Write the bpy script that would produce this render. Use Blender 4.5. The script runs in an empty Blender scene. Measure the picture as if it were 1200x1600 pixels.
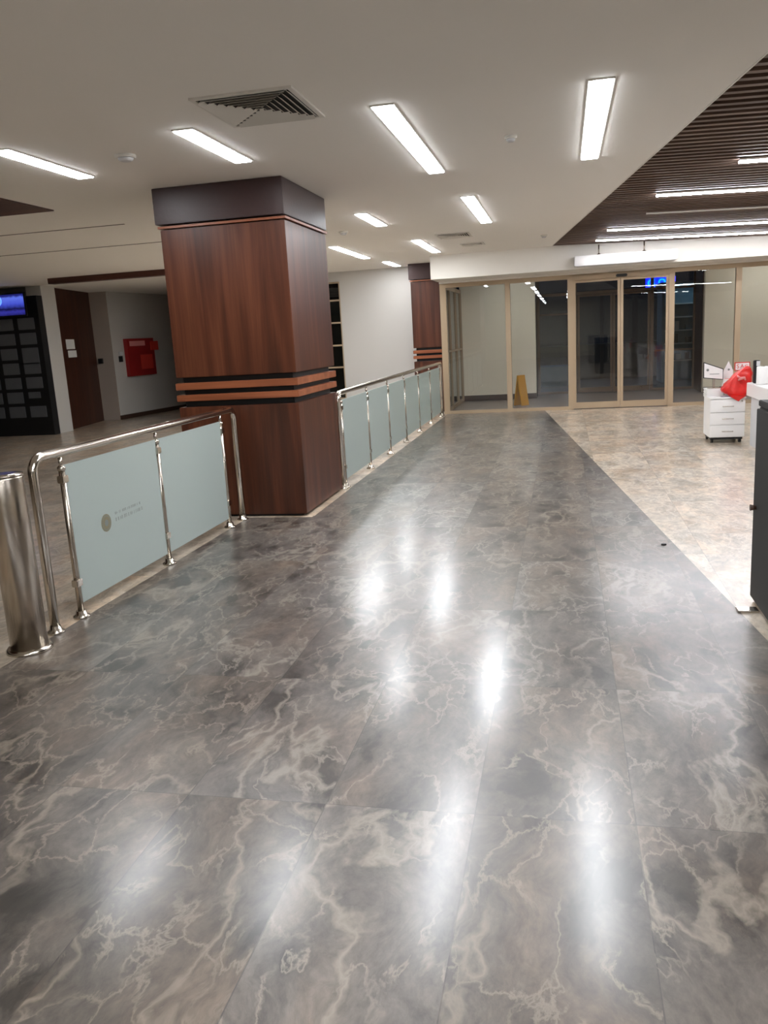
import bpy, bmesh, math, random
from mathutils import Vector, Matrix
PI = math.pi
random.seed(7)
S = bpy.context.scene
C = S.collection

# ------------------------------------------------------------------ camera, world, exposure
cam_d = bpy.data.cameras.new('camera'); cam = bpy.data.objects.new('camera', cam_d); C.objects.link(cam)
yaw, pit, rol = -0.2216826, 0.20959103, -0.05787786
def _r3(rows): return Matrix(rows)
R0 = _r3(((1,0,0),(0,0,-1),(0,1,0)))
Rz = _r3(((math.cos(yaw),-math.sin(yaw),0),(math.sin(yaw),math.cos(yaw),0),(0,0,1)))
Rx = _r3(((1,0,0),(0,math.cos(pit),-math.sin(pit)),(0,math.sin(pit),math.cos(pit))))
Rr = _r3(((math.cos(rol),-math.sin(rol),0),(math.sin(rol),math.cos(rol),0),(0,0,1)))
R = Rr @ Rx @ R0 @ Rz
m = Matrix((R[0], -R[1], -R[2])).transposed().to_4x4()
m.translation = (0, 0, 1.6)
cam.matrix_world = m
cam_d.sensor_fit = 'VERTICAL'; cam_d.sensor_height = 36; cam_d.lens = 1286.44/1600*36
cam_d.clip_start = .05; cam_d.clip_end = 200
S.camera = cam
S.view_settings.view_transform = 'Standard'; S.view_settings.look = 'None'
S.view_settings.gamma = 1; S.view_settings.use_curve_mapping = False
S.view_settings.exposure = 0.12
W = bpy.data.worlds.new('night'); S.world = W; W.use_nodes = True
bg = W.node_tree.nodes['Background']; bg.inputs[0].default_value = (.25, .35, .6, 1); bg.inputs[1].default_value = .012
LIGHT = 48.0           # emission of the ceiling strips
LIGHT_DIM = 54.0

# ------------------------------------------------------------------ materials
def new_mat(name):
    mt = bpy.data.materials.new(name); mt.use_nodes = True
    return mt, mt.node_tree, mt.node_tree.nodes['Principled BSDF']
def s2l(c):
    return tuple(((v/255+.055)/1.055)**2.4 if v > 10 else v/255/12.92 for v in c) + (1,)
def N(nt, t, **k):
    n = nt.nodes.new(t)
    for a, b in k.items():
        if a.startswith('_'): n.inputs[int(a[1:])].default_value = b
        else: setattr(n, a, b)
    return n
def plain(name, rgb, rough=.5, metal=0, var=.06, scale=6, spec=.5, bump=0, coat=0, srgb=True):
    mt, nt, p = new_mat(name)
    col = s2l(rgb) if srgb else tuple(rgb)+(1,)
    tc = N(nt, 'ShaderNodeTexCoord'); no = N(nt, 'ShaderNodeTexNoise'); no.inputs['Scale'].default_value = scale; no.inputs['Detail'].default_value = 4
    nt.links.new(tc.outputs['Object'], no.inputs['Vector'])
    mr = N(nt, 'ShaderNodeMapRange'); mr.inputs['To Min'].default_value = 1-var; mr.inputs['To Max'].default_value = 1+var
    nt.links.new(no.outputs[0], mr.inputs[0])
    mx = N(nt, 'ShaderNodeVectorMath', operation='SCALE'); mx.inputs[0].default_value = col[:3]
    nt.links.new(mr.outputs[0], mx.inputs['Scale']); nt.links.new(mx.outputs[0], p.inputs['Base Color'])
    p.inputs['Roughness'].default_value = rough; p.inputs['Metallic'].default_value = metal
    p.inputs['Specular IOR Level'].default_value = spec
    if coat: p.inputs['Coat Weight'].default_value = coat; p.inputs['Coat Roughness'].default_value = .1
    if bump:
        b = N(nt, 'ShaderNodeBump'); b.inputs['Strength'].default_value = bump; b.inputs['Distance'].default_value = .01
        nt.links.new(no.outputs[0], b.inputs['Height']); nt.links.new(b.outputs[0], p.inputs['Normal'])
    return mt
def emit(name, rgb, s, srgb=True):
    mt, nt, p = new_mat(name)
    p.inputs['Base Color'].default_value = (.8,.8,.8,1)
    p.inputs['Emission Color'].default_value = s2l(rgb); p.inputs['Emission Strength'].default_value = s
    return mt
def ramp(nt, stops):
    r = N(nt, 'ShaderNodeValToRGB'); e = r.color_ramp.elements
    e[0].position, e[0].color = stops[0][0], stops[0][1]
    e[1].position, e[1].color = stops[-1][0], stops[-1][1]
    for p_, c_ in stops[1:-1]:
        x = e.new(p_); x.color = c_
    return r
def marble(name, dark, mid, vein, tile, off, var, veinamt, rough, tint):
    mt, nt, p = new_mat(name); L = nt.links.new
    tc = N(nt, 'ShaderNodeTexCoord')
    sub = N(nt, 'ShaderNodeVectorMath', operation='SUBTRACT'); sub.inputs[1].default_value = off
    L(tc.outputs['Object'], sub.inputs[0])
    dv = N(nt, 'ShaderNodeVectorMath', operation='DIVIDE'); dv.inputs[1].default_value = tile+(1,); L(sub.outputs[0], dv.inputs[0])
    fl = N(nt, 'ShaderNodeVectorMath', operation='FLOOR'); L(dv.outputs[0], fl.inputs[0])
    fz = N(nt, 'ShaderNodeVectorMath', operation='MULTIPLY'); fz.inputs[1].default_value = (1,1,0); L(fl.outputs[0], fz.inputs[0])
    wn = N(nt, 'ShaderNodeTexWhiteNoise', noise_dimensions='3D'); L(fz.outputs[0], wn.inputs['Vector'])
    # each slab takes its own piece of stone
    sc = N(nt, 'ShaderNodeVectorMath', operation='SCALE'); sc.inputs['Scale'].default_value = 2.2; L(wn.outputs['Color'], sc.inputs[0])
    ad = N(nt, 'ShaderNodeVectorMath', operation='ADD'); L(tc.outputs['Object'], ad.inputs[0]); L(sc.outputs[0], ad.inputs[1])
    # warp
    w1 = N(nt, 'ShaderNodeTexNoise'); w1.inputs['Scale'].default_value = 1.6; w1.inputs['Detail'].default_value = 5; L(ad.outputs[0], w1.inputs['Vector'])
    ws = N(nt, 'ShaderNodeVectorMath', operation='SCALE'); ws.inputs['Scale'].default_value = .38; L(w1.outputs['Color'], ws.inputs[0])
    wa = N(nt, 'ShaderNodeVectorMath', operation='ADD'); L(ad.outputs[0], wa.inputs[0]); L(ws.outputs[0], wa.inputs[1])
    rot = N(nt, 'ShaderNodeMapping'); rot.inputs['Rotation'].default_value = (0,0,.55); rot.inputs['Scale'].default_value = (1.5,.75,1); L(wa.outputs[0], rot.inputs['Vector'])
    def ridge(scale, width, det, rough=.55, power=1.4):
        v = N(nt, 'ShaderNodeTexNoise'); v.inputs['Scale'].default_value = scale; v.inputs['Detail'].default_value = det; v.inputs['Roughness'].default_value = rough
        L(rot.outputs[0], v.inputs['Vector'])
        a = N(nt, 'ShaderNodeMath', operation='SUBTRACT'); a.inputs[1].default_value = .5; L(v.outputs[0], a.inputs[0])
        b = N(nt, 'ShaderNodeMath', operation='ABSOLUTE'); L(a.outputs[0], b.inputs[0])
        r = N(nt, 'ShaderNodeMapRange'); r.inputs['From Min'].default_value = 0; r.inputs['From Max'].default_value = width
        r.inputs['To Min'].default_value = 1; r.inputs['To Max'].default_value = 0; L(b.outputs[0], r.inputs[0])
        pw = N(nt, 'ShaderNodeMath', operation='POWER'); pw.inputs[1].default_value = power; L(r.outputs[0], pw.inputs[0])
        return pw
    def mask(scale, lo, hi, src=0):
        k = N(nt, 'ShaderNodeTexNoise'); k.inputs['Scale'].default_value = scale; k.inputs['Detail'].default_value = 3; L(ad.outputs[0], k.inputs['Vector'])
        q = N(nt, 'ShaderNodeMapRange'); q.inputs['From Min'].default_value = lo; q.inputs['From Max'].default_value = hi; L(k.outputs[0], q.inputs[0]); return q
    def mul(a, b):
        k = N(nt, 'ShaderNodeMath', operation='MULTIPLY'); L(a.outputs[0], k.inputs[0])
        if isinstance(b, float): k.inputs[1].default_value = b
        else: L(b.outputs[0], k.inputs[1])
        return k
    def mxm(a, b):
        k = N(nt, 'ShaderNodeMath', operation='MAXIMUM'); L(a.outputs[0], k.inputs[0]); L(b.outputs[0], k.inputs[1]); return k
    va = mul(mul(ridge(.8, .015, 8, .52, 1.0), mask(.9, .36, .48)), .8)
    vb = mul(mul(ridge(2.2, .013, 7, .55, 1.0), mask(2.3, .42, .52)), .7)
    vd = N(nt, 'ShaderNodeTexVoronoi', feature='DISTANCE_TO_EDGE'); vd.inputs['Scale'].default_value = 3.4; 
    jn = N(nt, 'ShaderNodeTexNoise'); jn.inputs['Scale'].default_value = 9; jn.inputs['Detail'].default_value = 6; jn.inputs['Roughness'].default_value = .7; L(rot.outputs[0], jn.inputs['Vector'])
    js = N(nt, 'ShaderNodeVectorMath', operation='SCALE'); js.inputs['Scale'].default_value = .16; L(jn.outputs['Color'], js.inputs[0])
    jd = N(nt, 'ShaderNodeVectorMath', operation='ADD'); L(rot.outputs[0], jd.inputs[0]); L(js.outputs[0], jd.inputs[1]); L(jd.outputs[0], vd.inputs['Vector'])
    vr = N(nt, 'ShaderNodeMapRange'); vr.inputs['From Max'].default_value = .04; vr.inputs['To Min'].default_value = .75; vr.inputs['To Max'].default_value = 0; L(vd.outputs['Distance'], vr.inputs[0])
    vc = mul(vr, mask(2.6, .44, .54))
    s3 = mul(mxm(mxm(va, vb), vc), veinamt)
    # clouds and breccia
    cl = N(nt, 'ShaderNodeTexNoise'); cl.inputs['Scale'].default_value = 2.2; cl.inputs['Detail'].default_value = 11; cl.inputs['Roughness'].default_value = .66; L(rot.outputs[0], cl.inputs['Vector'])
    cv = N(nt, 'ShaderNodeTexVoronoi', feature='SMOOTH_F1'); cv.inputs['Scale'].default_value = 5; L(rot.outputs[0], cv.inputs['Vector'])
    cm = N(nt, 'ShaderNodeMath', operation='MULTIPLY_ADD'); cm.inputs[1].default_value = .34; L(cv.outputs['Distance'], cm.inputs[0]); L(cl.outputs[0], cm.inputs[2])
    cr = ramp(nt, [(.50, s2l(dark)), (.57, s2l([v*.86 for v in mid])), (.68, s2l(mid)), (.98, s2l([(p_*.5+q_*.5) for p_, q_ in zip(mid, vein)]))]); L(cm.outputs[0], cr.inputs[0])
    L(jd.outputs[0], cv.inputs['Vector'])
    mx = N(nt, 'ShaderNodeMix', data_type='RGBA'); mx.inputs['B'].default_value = s2l(vein)
    gr = N(nt, 'ShaderNodeTexNoise'); gr.inputs['Scale'].default_value = 16; gr.inputs['Detail'].default_value = 8; gr.inputs['Roughness'].default_value = .7; L(rot.outputs[0], gr.inputs['Vector'])
    gm = N(nt, 'ShaderNodeMapRange'); gm.inputs['From Min'].default_value = .3; gm.inputs['From Max'].default_value = .7; gm.inputs['To Min'].default_value = .62; gm.inputs['To Max'].default_value = 1.42; L(gr.outputs[0], gm.inputs[0])
    hb = N(nt, 'ShaderNodeTexNoise'); hb.inputs['Scale'].default_value = 1.7; hb.inputs['Detail'].default_value = 6; L(jd.outputs[0], hb.inputs['Vector'])
    hr = ramp(nt, [(.40, (.9,.92,.95,1)), (.50, (1,1,1,1)), (.60, (1.09,1.0,.93,1))]); L(hb.outputs[0], hr.inputs[0])
    hm = N(nt, 'ShaderNodeVectorMath', operation='MULTIPLY'); L(cr.outputs[0], hm.inputs[0]); L(hr.outputs[0], hm.inputs[1])
    gs = N(nt, 'ShaderNodeVectorMath', operation='SCALE'); L(hm.outputs[0], gs.inputs[0]); L(gm.outputs[0], gs.inputs['Scale'])
    L(s3.outputs[0], mx.inputs['Factor']); L(gs.outputs[0], mx.inputs['A'])
    # slab tone
    hs = N(nt, 'ShaderNodeMix', data_type='RGBA', blend_type='MULTIPLY'); hs.inputs['Factor'].default_value = 1
    tr = ramp(nt, [(0, (1-var, 1-var*1.1, 1-var*1.25, 1)), (.5, (1,1,1,1)), (1, tint)]); L(wn.outputs['Value'], tr.inputs[0])
    L(mx.outputs['Result'], hs.inputs['A']); L(tr.outputs[0], hs.inputs['B'])
    # joints
    fr = N(nt, 'ShaderNodeVectorMath', operation='FRACTION'); L(dv.outputs[0], fr.inputs[0])
    sx = N(nt, 'ShaderNodeSeparateXYZ'); L(fr.outputs[0], sx.inputs[0])
    ja = N(nt, 'ShaderNodeMath', operation='LESS_THAN'); ja.inputs[1].default_value = .004/tile[0]; L(sx.outputs[0], ja.inputs[0])
    jb = N(nt, 'ShaderNodeMath', operation='LESS_THAN'); jb.inputs[1].default_value = .004/tile[1]; L(sx.outputs[1], jb.inputs[0])
    jm = N(nt, 'ShaderNodeMath', operation='MAXIMUM'); L(ja.outputs[0], jm.inputs[0]); L(jb.outputs[0], jm.inputs[1])
    jx = N(nt, 'ShaderNodeMath', operation='MULTIPLY'); jx.inputs[1].default_value = .45; L(jm.outputs[0], jx.inputs[0])
    jc = N(nt, 'ShaderNodeMix', data_type='RGBA'); jc.inputs['B'].default_value = s2l([v*.55 for v in dark])
    L(jx.outputs[0], jc.inputs['Factor']); L(hs.outputs['Result'], jc.inputs['A'])
    L(jc.outputs['Result'], p.inputs['Base Color'])
    rr = N(nt, 'ShaderNodeMapRange'); rr.inputs['To Min'].default_value = rough-.05; rr.inputs['To Max'].default_value = rough+.07; L(cl.outputs[0], rr.inputs[0])
    L(rr.outputs[0], p.inputs['Roughness'])
    p.inputs['Specular IOR Level'].default_value = .75
    p.inputs['Coat Weight'].default_value = .5; p.inputs['Coat Roughness'].default_value = .185; p.inputs['Coat IOR'].default_value = 1.5
    b = N(nt, 'ShaderNodeBump'); b.inputs['Strength'].default_value = .05; b.inputs['Distance'].default_value = .004
    L(cl.outputs[0], b.inputs['Height']); L(b.outputs[0], p.inputs['Normal'])
    return mt
def wood(name, a, b, c, rough=.35, axis=2, gloss=.4):
    mt, nt, p = new_mat(name); L = nt.links.new
    tc = N(nt, 'ShaderNodeTexCoord'); mp = N(nt, 'ShaderNodeMapping')
    s = [7.0, 7.0, 7.0]; s[axis] = .5; mp.inputs['Scale'].default_value = s; L(tc.outputs['Object'], mp.inputs['Vector'])
    n1 = N(nt, 'ShaderNodeTexNoise'); n1.inputs['Scale'].default_value = 1.0; n1.inputs['Detail'].default_value = 3; n1.inputs['Distortion'].default_value = .6; L(mp.outputs[0], n1.inputs['Vector'])
    mp2 = N(nt, 'ShaderNodeMapping'); s = [60.0, 60.0, 60.0]; s[axis] = 1.5; mp2.inputs['Scale'].default_value = s; L(tc.outputs['Object'], mp2.inputs['Vector'])
    n2 = N(nt, 'ShaderNodeTexNoise'); n2.inputs['Scale'].default_value = 1.0; n2.inputs['Detail'].default_value = 5; L(mp2.outputs[0], n2.inputs['Vector'])
    mxx = N(nt, 'ShaderNodeMath', operation='MULTIPLY_ADD'); mxx.inputs[1].default_value = .3; L(n2.outputs[0], mxx.inputs[0]); L(n1.outputs[0], mxx.inputs[2])
    r = ramp(nt, [(.42, s2l(a)), (.65, s2l(b)), (.86, s2l(c))]); L(mxx.outputs[0], r.inputs[0]); L(r.outputs[0], p.inputs['Base Color'])
    p.inputs['Roughness'].default_value = rough; p.inputs['Specular IOR Level'].default_value = gloss
    return mt
def glass(name, tint, base=.05, frost=0):
    mt, nt, p = new_mat(name); L = nt.links.new; nt.nodes.remove(p)
    out = nt.nodes['Material Output']
    tr = N(nt, 'ShaderNodeBsdfTransparent'); tr.inputs[0].default_value = tuple(tint)+(1,)
    gl = N(nt, 'ShaderNodeBsdfGlossy'); gl.inputs['Roughness'].default_value = frost; gl.inputs['Color'].default_value = (.95,.97,1,1)
    lw = N(nt, 'ShaderNodeLayerWeight'); lw.inputs[0].default_value = .5
    pw = N(nt, 'ShaderNodeMath', operation='POWER'); pw.inputs[1].default_value = 4; L(lw.outputs['Facing'], pw.inputs[0])
    ma = N(nt, 'ShaderNodeMath', operation='MULTIPLY_ADD'); ma.inputs[1].default_value = 1-base; ma.inputs[2].default_value = base; L(pw.outputs[0], ma.inputs[0])
    cl = N(nt, 'ShaderNodeClamp'); L(ma.outputs[0], cl.inputs[0])
    mx = N(nt, 'ShaderNodeMixShader'); L(cl.outputs[0], mx.inputs[0]); L(tr.outputs[0], mx.inputs[1]); L(gl.outputs[0], mx.inputs[2])
    L(mx.outputs[0], out.inputs[0])
    return mt
M = {}
M['grey_marble'] = marble('grey_marble', (57,52,47), (99,91,84), (160,149,135), (.525,1.05), (.213,2.508,0), .24, .8, .34, (.98,1.04,1.10,1))
M['beige_marble'] = marble('beige_marble', (166,148,125), (192,176,155), (228,218,203), (.6,.6), (.937,4.65,0), (.12), .6, .3, (1.04,1.04,1.04,1))
M['ceiling_paint'] = plain('ceiling_paint', (238,234,227), .8, var=.02, scale=.8)
M['white_paint'] = plain('white_paint', (194,190,184), .75, var=.02, scale=1)
M['soffit_paint'] = plain('soffit_paint', (226,221,212), .7, var=.02, scale=1)
M['niche_paint'] = plain('niche_paint', (160,148,138), .75, var=.02)
M['beige_wall'] = plain('beige_wall', (236,226,204), .7, var=.04, scale=1.5)
M['grey_wall'] = plain('grey_wall', (110,106,100), .8, var=.05, scale=1)
M['white_trim'] = plain('white_trim', (222,218,210), .5, var=.02)
M['slat_wood'] = wood('slat_wood', (88,70,60), (106,86,74), (124,102,88), .5, 0, .3)
M['slat_back'] = plain('slat_back', (42,30,26), .8, var=.1)
M['cherry'] = wood('cherry', (54,28,16), (78,40,24), (100,56,36), .36)
M['cherry_band'] = wood('cherry_band', (120,66,40), (148,86,56), (166,102,70), .35, 0)
M['capital'] = plain('capital', (56,34,31), .38, var=.12, scale=30, spec=.4, bump=.1)
M['gap_black'] = plain('gap_black', (14,11,10), .6)
M['dark_wood'] = wood('dark_wood', (52,26,18), (66,34,22), (80,43,28), .4)
M['bulk_wood'] = wood('bulk_wood', (56,30,22), (72,40,30), (84,48,36), .5, 0)
M['brown_base'] = plain('brown_base', (70,50,38), .5)
M['chrome'] = plain('chrome', (205,198,188), .16, metal=1, var=.03, scale=20)
M['steel'] = plain('steel', (190,180,168), .25, metal=1, var=.04, scale=20)
M['door_frame'] = plain('door_frame', (176,155,128), .38, metal=.35, var=.03, scale=4)
M['outer_frame'] = plain('outer_frame', (104,86,70), .45, metal=.3)
M['vest_floor'] = plain('vest_floor', (140,128,118), .35, var=.1, scale=3)
M['facade_glass'] = glass('facade_glass', (.96,.965,.96), .032)
M['dark_glass'] = glass('dark_glass', (.5,.53,.52), .06)
M['black'] = plain('black', (18,18,20), .45)
M['dark_counter'] = plain('dark_counter', (24,21,19), .65, var=.04)
M['white_lam'] = plain('white_lam', (238,236,234), .4, var=.01)
M['grey_lam'] = plain('grey_lam', (205,205,206), .45, var=.02)
M['red_plastic'] = plain('red_plastic', (214,40,34), .32, var=.12, scale=25, bump=.4)
M['pale_pink'] = plain('pale_pink', (232,150,146), .4)
M['red_paint'] = plain('red_paint', (150,32,32), .4)
M['red_sign'] = plain('red_sign', (205,60,50), .5)
M['paper'] = plain('paper', (235,233,230), .7, var=.02)
M['frost_print'] = plain('frost_print', (160,168,164), .5)
M['faint_print'] = plain('faint_print', (128,134,130), .6)
M['seal_print'] = plain('seal_print', (134,126,100), .6)
M['plaque'] = plain('plaque', (96,98,102), .4, var=.12, scale=5)
M['yellow'] = plain('yellow', (196,140,30), .45)
M['asphalt'] = plain('asphalt', (92,90,92), .8, var=.1)
M['outdoor_block'] = plain('outdoor_block', (118,140,155), .7, var=.1)
M['vent_dark'] = plain('vent_dark', (38,37,35), .7)
M['lamp'] = emit('lamp', (246,250,255), LIGHT)
M['lamp_thin'] = emit('lamp_thin', (248,249,255), LIGHT_DIM)
M['blue_led'] = emit('blue_led', (20,30,255), 2.2)
M['cyan_led'] = emit('cyan_led', (0,150,255), 3.0)
M['violet_led'] = emit('violet_led', (110,90,255), 4)
# frosted rail glass
def frosted():
    mt, nt, p = new_mat('frosted_glass'); L = nt.links.new
    p.inputs['Base Color'].default_value = s2l((200,210,206)); p.inputs['Roughness'].default_value = .3
    tl = N(nt, 'ShaderNodeBsdfTranslucent'); tl.inputs[0].default_value = s2l((208,220,214))
    mx = N(nt, 'ShaderNodeMixShader'); mx.inputs[0].default_value = .35
    L(p.outputs[0], mx.inputs[1]); L(tl.outputs[0], mx.inputs[2]); L(mx.outputs[0], nt.nodes['Material Output'].inputs[0])
    return mt
M['frosted'] = frosted()
# blue information screen: light and dark bands of blue
def screen_mat():
    mt, nt, p = new_mat('blue_screen'); L = nt.links.new
    tc = N(nt, 'ShaderNodeTexCoord'); sp = N(nt, 'ShaderNodeSeparateXYZ'); L(tc.outputs['Object'], sp.inputs[0])
    n = N(nt, 'ShaderNodeTexNoise'); n.inputs['Scale'].default_value = 14; L(tc.outputs['Object'], n.inputs['Vector'])
    a = N(nt, 'ShaderNodeMath', operation='MULTIPLY_ADD'); a.inputs[1].default_value = .06; L(n.outputs[0], a.inputs[0]); L(sp.outputs[2], a.inputs[2])
    mr = N(nt, 'ShaderNodeMapRange'); mr.inputs['From Min'].default_value = 2.44; mr.inputs['From Max'].default_value = 2.83; L(a.outputs[0], mr.inputs[0])
    r = ramp(nt, [(0, s2l((14,14,70))), (.22, s2l((50,50,150))), (.36, s2l((12,12,60))), (.58, s2l((62,74,190))), (.9, s2l((90,110,220))), (1, s2l((30,34,110)))])
    L(mr.outputs[0], r.inputs[0]); p.inputs['Base Color'].default_value = (0,0,0,1)
    L(r.outputs[0], p.inputs['Emission Color']); p.inputs['Emission Strength'].default_value = 1.0
    return mt
M['screen'] = screen_mat()

# ------------------------------------------------------------------ mesh helpers
class MB:
    def __init__(s): s.bm = bmesh.new()
    def box(s, a, b, bevel=0, mi=0):
        x0,y0,z0 = a; x1,y1,z1 = b
        t = bmesh.new()
        bmesh.ops.create_cube(t, size=1)
        for v in t.verts: v.co = Vector(((x0+x1)/2+v.co.x*(x1-x0), (y0+y1)/2+v.co.y*(y1-y0), (z0+z1)/2+v.co.z*(z1-z0)))
        if bevel: bmesh.ops.bevel(t, geom=t.edges[:], offset=bevel, segments=2, affect='EDGES')
        for f in t.faces: f.material_index = mi
        s.merge(t); return s
    def merge(s, t, mtx=None):
        if mtx is not None: bmesh.ops.transform(t, matrix=mtx, verts=t.verts)
        me = bpy.data.meshes.new('tmp'); t.to_mesh(me); t.free(); s.bm.from_mesh(me); bpy.data.meshes.remove(me)
    def prism(s, pts, z0, z1, mi=0):     # pts in xy
        t = bmesh.new()
        lo = [t.verts.new((p[0], p[1], z0)) for p in pts]; hi = [t.verts.new((p[0], p[1], z1)) for p in pts]
        n = len(pts)
        t.faces.new(lo[::-1]); t.faces.new(hi)
        for i in range(n): t.faces.new((lo[i], lo[(i+1)%n], hi[(i+1)%n], hi[i]))
        bmesh.ops.recalc_face_normals(t, faces=t.faces)
        for f in t.faces: f.material_index = mi
        s.merge(t); return s
    def prismy(s, pts, y0, y1, bevel=0, mtx=None):    # pts in xz
        t = bmesh.new()
        lo = [t.verts.new((p[0], y0, p[1])) for p in pts]; hi = [t.verts.new((p[0], y1, p[1])) for p in pts]
        n = len(pts)
        t.faces.new(lo); t.faces.new(hi[::-1])
        for i in range(n): t.faces.new((lo[i], lo[(i+1)%n], hi[(i+1)%n], hi[i]))
        bmesh.ops.recalc_face_normals(t, faces=t.faces)
        if bevel: bmesh.ops.bevel(t, geom=t.edges[:], offset=bevel, segments=2, affect='EDGES')
        s.merge(t, mtx); return s
    def tube(s, pts, r, seg=14):
        pts = [Vector(p) for p in pts]; t = bmesh.new(); rings = []
        up = None
        for i, p in enumerate(pts):
            d = (pts[min(i+1,len(pts)-1)]-pts[max(i-1,0)]).normalized()
            if up is None:
                up = Vector((0,0,1)) if abs(d.z) < .9 else Vector((1,0,0))
            u = (up - d*up.dot(d)).normalized(); w = d.cross(u); up = u
            rr = r[i] if isinstance(r, (list,tuple)) else r
            rings.append([t.verts.new(p+(u*math.cos(a)+w*math.sin(a))*rr) for a in [2*PI*k/seg for k in range(seg)]])
        for a, b in zip(rings, rings[1:]):
            for k in range(seg):
                f = t.faces.new((a[k], a[(k+1)%seg], b[(k+1)%seg], b[k])); f.smooth = True
        t.faces.new(rings[0][::-1]); t.faces.new(rings[-1])
        bmesh.ops.recalc_face_normals(t, faces=t.faces)
        s.merge(t); return s
    def lathe(s, c, prof, seg=28):       # prof (r,z)
        t = bmesh.new(); rings = []
        for r, z in prof:
            rings.append([t.verts.new((c[0]+r*math.cos(2*PI*k/seg), c[1]+r*math.sin(2*PI*k/seg), c[2]+z)) for k in range(seg)])
        for a, b in zip(rings, rings[1:]):
            for k in range(seg):
                f = t.faces.new((a[k], a[(k+1)%seg], b[(k+1)%seg], b[k])); f.smooth = True
        t.faces.new(rings[0][::-1]); t.faces.new(rings[-1])
        bmesh.ops.recalc_face_normals(t, faces=t.faces)
        s.merge(t); return s
    def build(s, name, mats, parent=None, loc=None):
        me = bpy.data.meshes.new(name)
        s.bm.to_mesh(me); s.bm.free()
        if not isinstance(mats, (list,tuple)): mats = [mats]
        for mt in mats: me.materials.append(M[mt] if isinstance(mt, str) else mt)
        o = bpy.data.objects.new(name, me); C.objects.link(o)
        if parent is not None: o.parent = parent; o.matrix_parent_inverse = Matrix.Translation(-o_world(parent))
        if loc: o.location = loc
        return o
def o_world(o):
    v = Vector(o.location)
    return v if o.parent is None else v + o_world(o.parent)*0 if o.type != 'EMPTY' else v
def box(a, b, **k): return MB().box(a, b, **k)
def tag(o, label=None, cat=None, group=None, kind=None):
    if label: o['label'] = label
    if cat: o['category'] = cat
    if group: o['group'] = group
    if kind: o['kind'] = kind
    return o
def thing(name, label, cat, loc=(0,0,0), group=None):
    o = bpy.data.objects.new(name, None); C.objects.link(o); o.location = loc; o.empty_display_size = .1
    return tag(o, label, cat, group)
def st(mb, name, mats): return tag(mb.build(name, mats), kind='structure')
def relabel_copy(root, loc, label, group=None, rot=None):
    r = root.copy(); C.objects.link(r); r.location = loc
    if rot is not None: r.rotation_euler = (0,0,rot)
    r['label'] = label
    if group: r['group'] = group
    for ch in list(root.children):
        c = ch.copy(); C.objects.link(c); c.parent = r
        for g in list(ch.children):
            d = g.copy(); C.objects.link(d); d.parent = c
    return r
def text_mb(txt, size, depth=.004):
    cu = bpy.data.curves.new('t', 'FONT'); cu.body = txt; cu.size = size; cu.extrude = depth
    cu.align_x = 'CENTER'; cu.align_y = 'CENTER'
    o = bpy.data.objects.new('t', cu); C.objects.link(o)
    dg = bpy.context.evaluated_depsgraph_get(); me = bpy.data.meshes.new_from_object(o.evaluated_get(dg))
    mb = MB(); mb.bm.from_mesh(me)
    bpy.data.objects.remove(o); bpy.data.curves.remove(cu); bpy.data.meshes.remove(me)
    return mb
def text(txt, size, name, mat, parent, mtx, depth=.004):
    mb = text_mb(txt, size, depth); bmesh.ops.transform(mb.bm, matrix=mtx, verts=mb.bm.verts)
    return mb.build(name, mat, parent)
def facing_minus_y(c, s=1):      # text standing upright, read from -y
    return Matrix.Translation(c) @ Matrix.Rotation(PI/2, 4, 'X')
def facing_plus_x(c):            # text on a pane in the yz plane, read from +x side
    return Matrix.Translation(c) @ Matrix.Rotation(PI/2, 4, 'Z') @ Matrix.Rotation(PI/2, 4, 'X')

# ------------------------------------------------------------------ room shell
H = 3.0
XL, XR, YB, YF = -14.0, 8.0, -13.0, 16.55
# marble border (parallel to the slatted ceiling's edge)
def mx_(y): return -.318 - (y-16.08)*.1098
fl = MB()
yg = YF
fl.prism([(-2.93, YB), (mx_(YB), YB), (mx_(yg), yg), (-2.30, yg), (-2.30, 7.15), (-2.93, 7.15)], -.12, 0, 0)
fl.prism([(mx_(YB), YB), (XR, YB), (XR, yg), (mx_(yg), yg)], -.12, 0, 1)
fl.prism([(XL, YB), (-2.93, YB), (-2.93, 7.15), (-2.30, 7.15), (-2.30, yg), (-2.36, yg), (-2.36, 22), (XL, 22)], -.12, 0, 1)
st(fl, 'floor', ['grey_marble', 'beige_marble'])
st(box((-2.36, YF, -.12), (8, 20.75, -.01)), 'floor_entrance', 'vest_floor')

# white plaster ceiling, cut along the slatted field
def cx_(y): return -.185 - (y-15.52)*.1256
ce = MB()
ce.prism([(XL, YB), (cx_(YB), YB), (cx_(15.6), 15.6), (cx_(15.6), 22), (XL, 22)], H, H+.2)
st(ce, 'ceiling', 'ceiling_paint')
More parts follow.
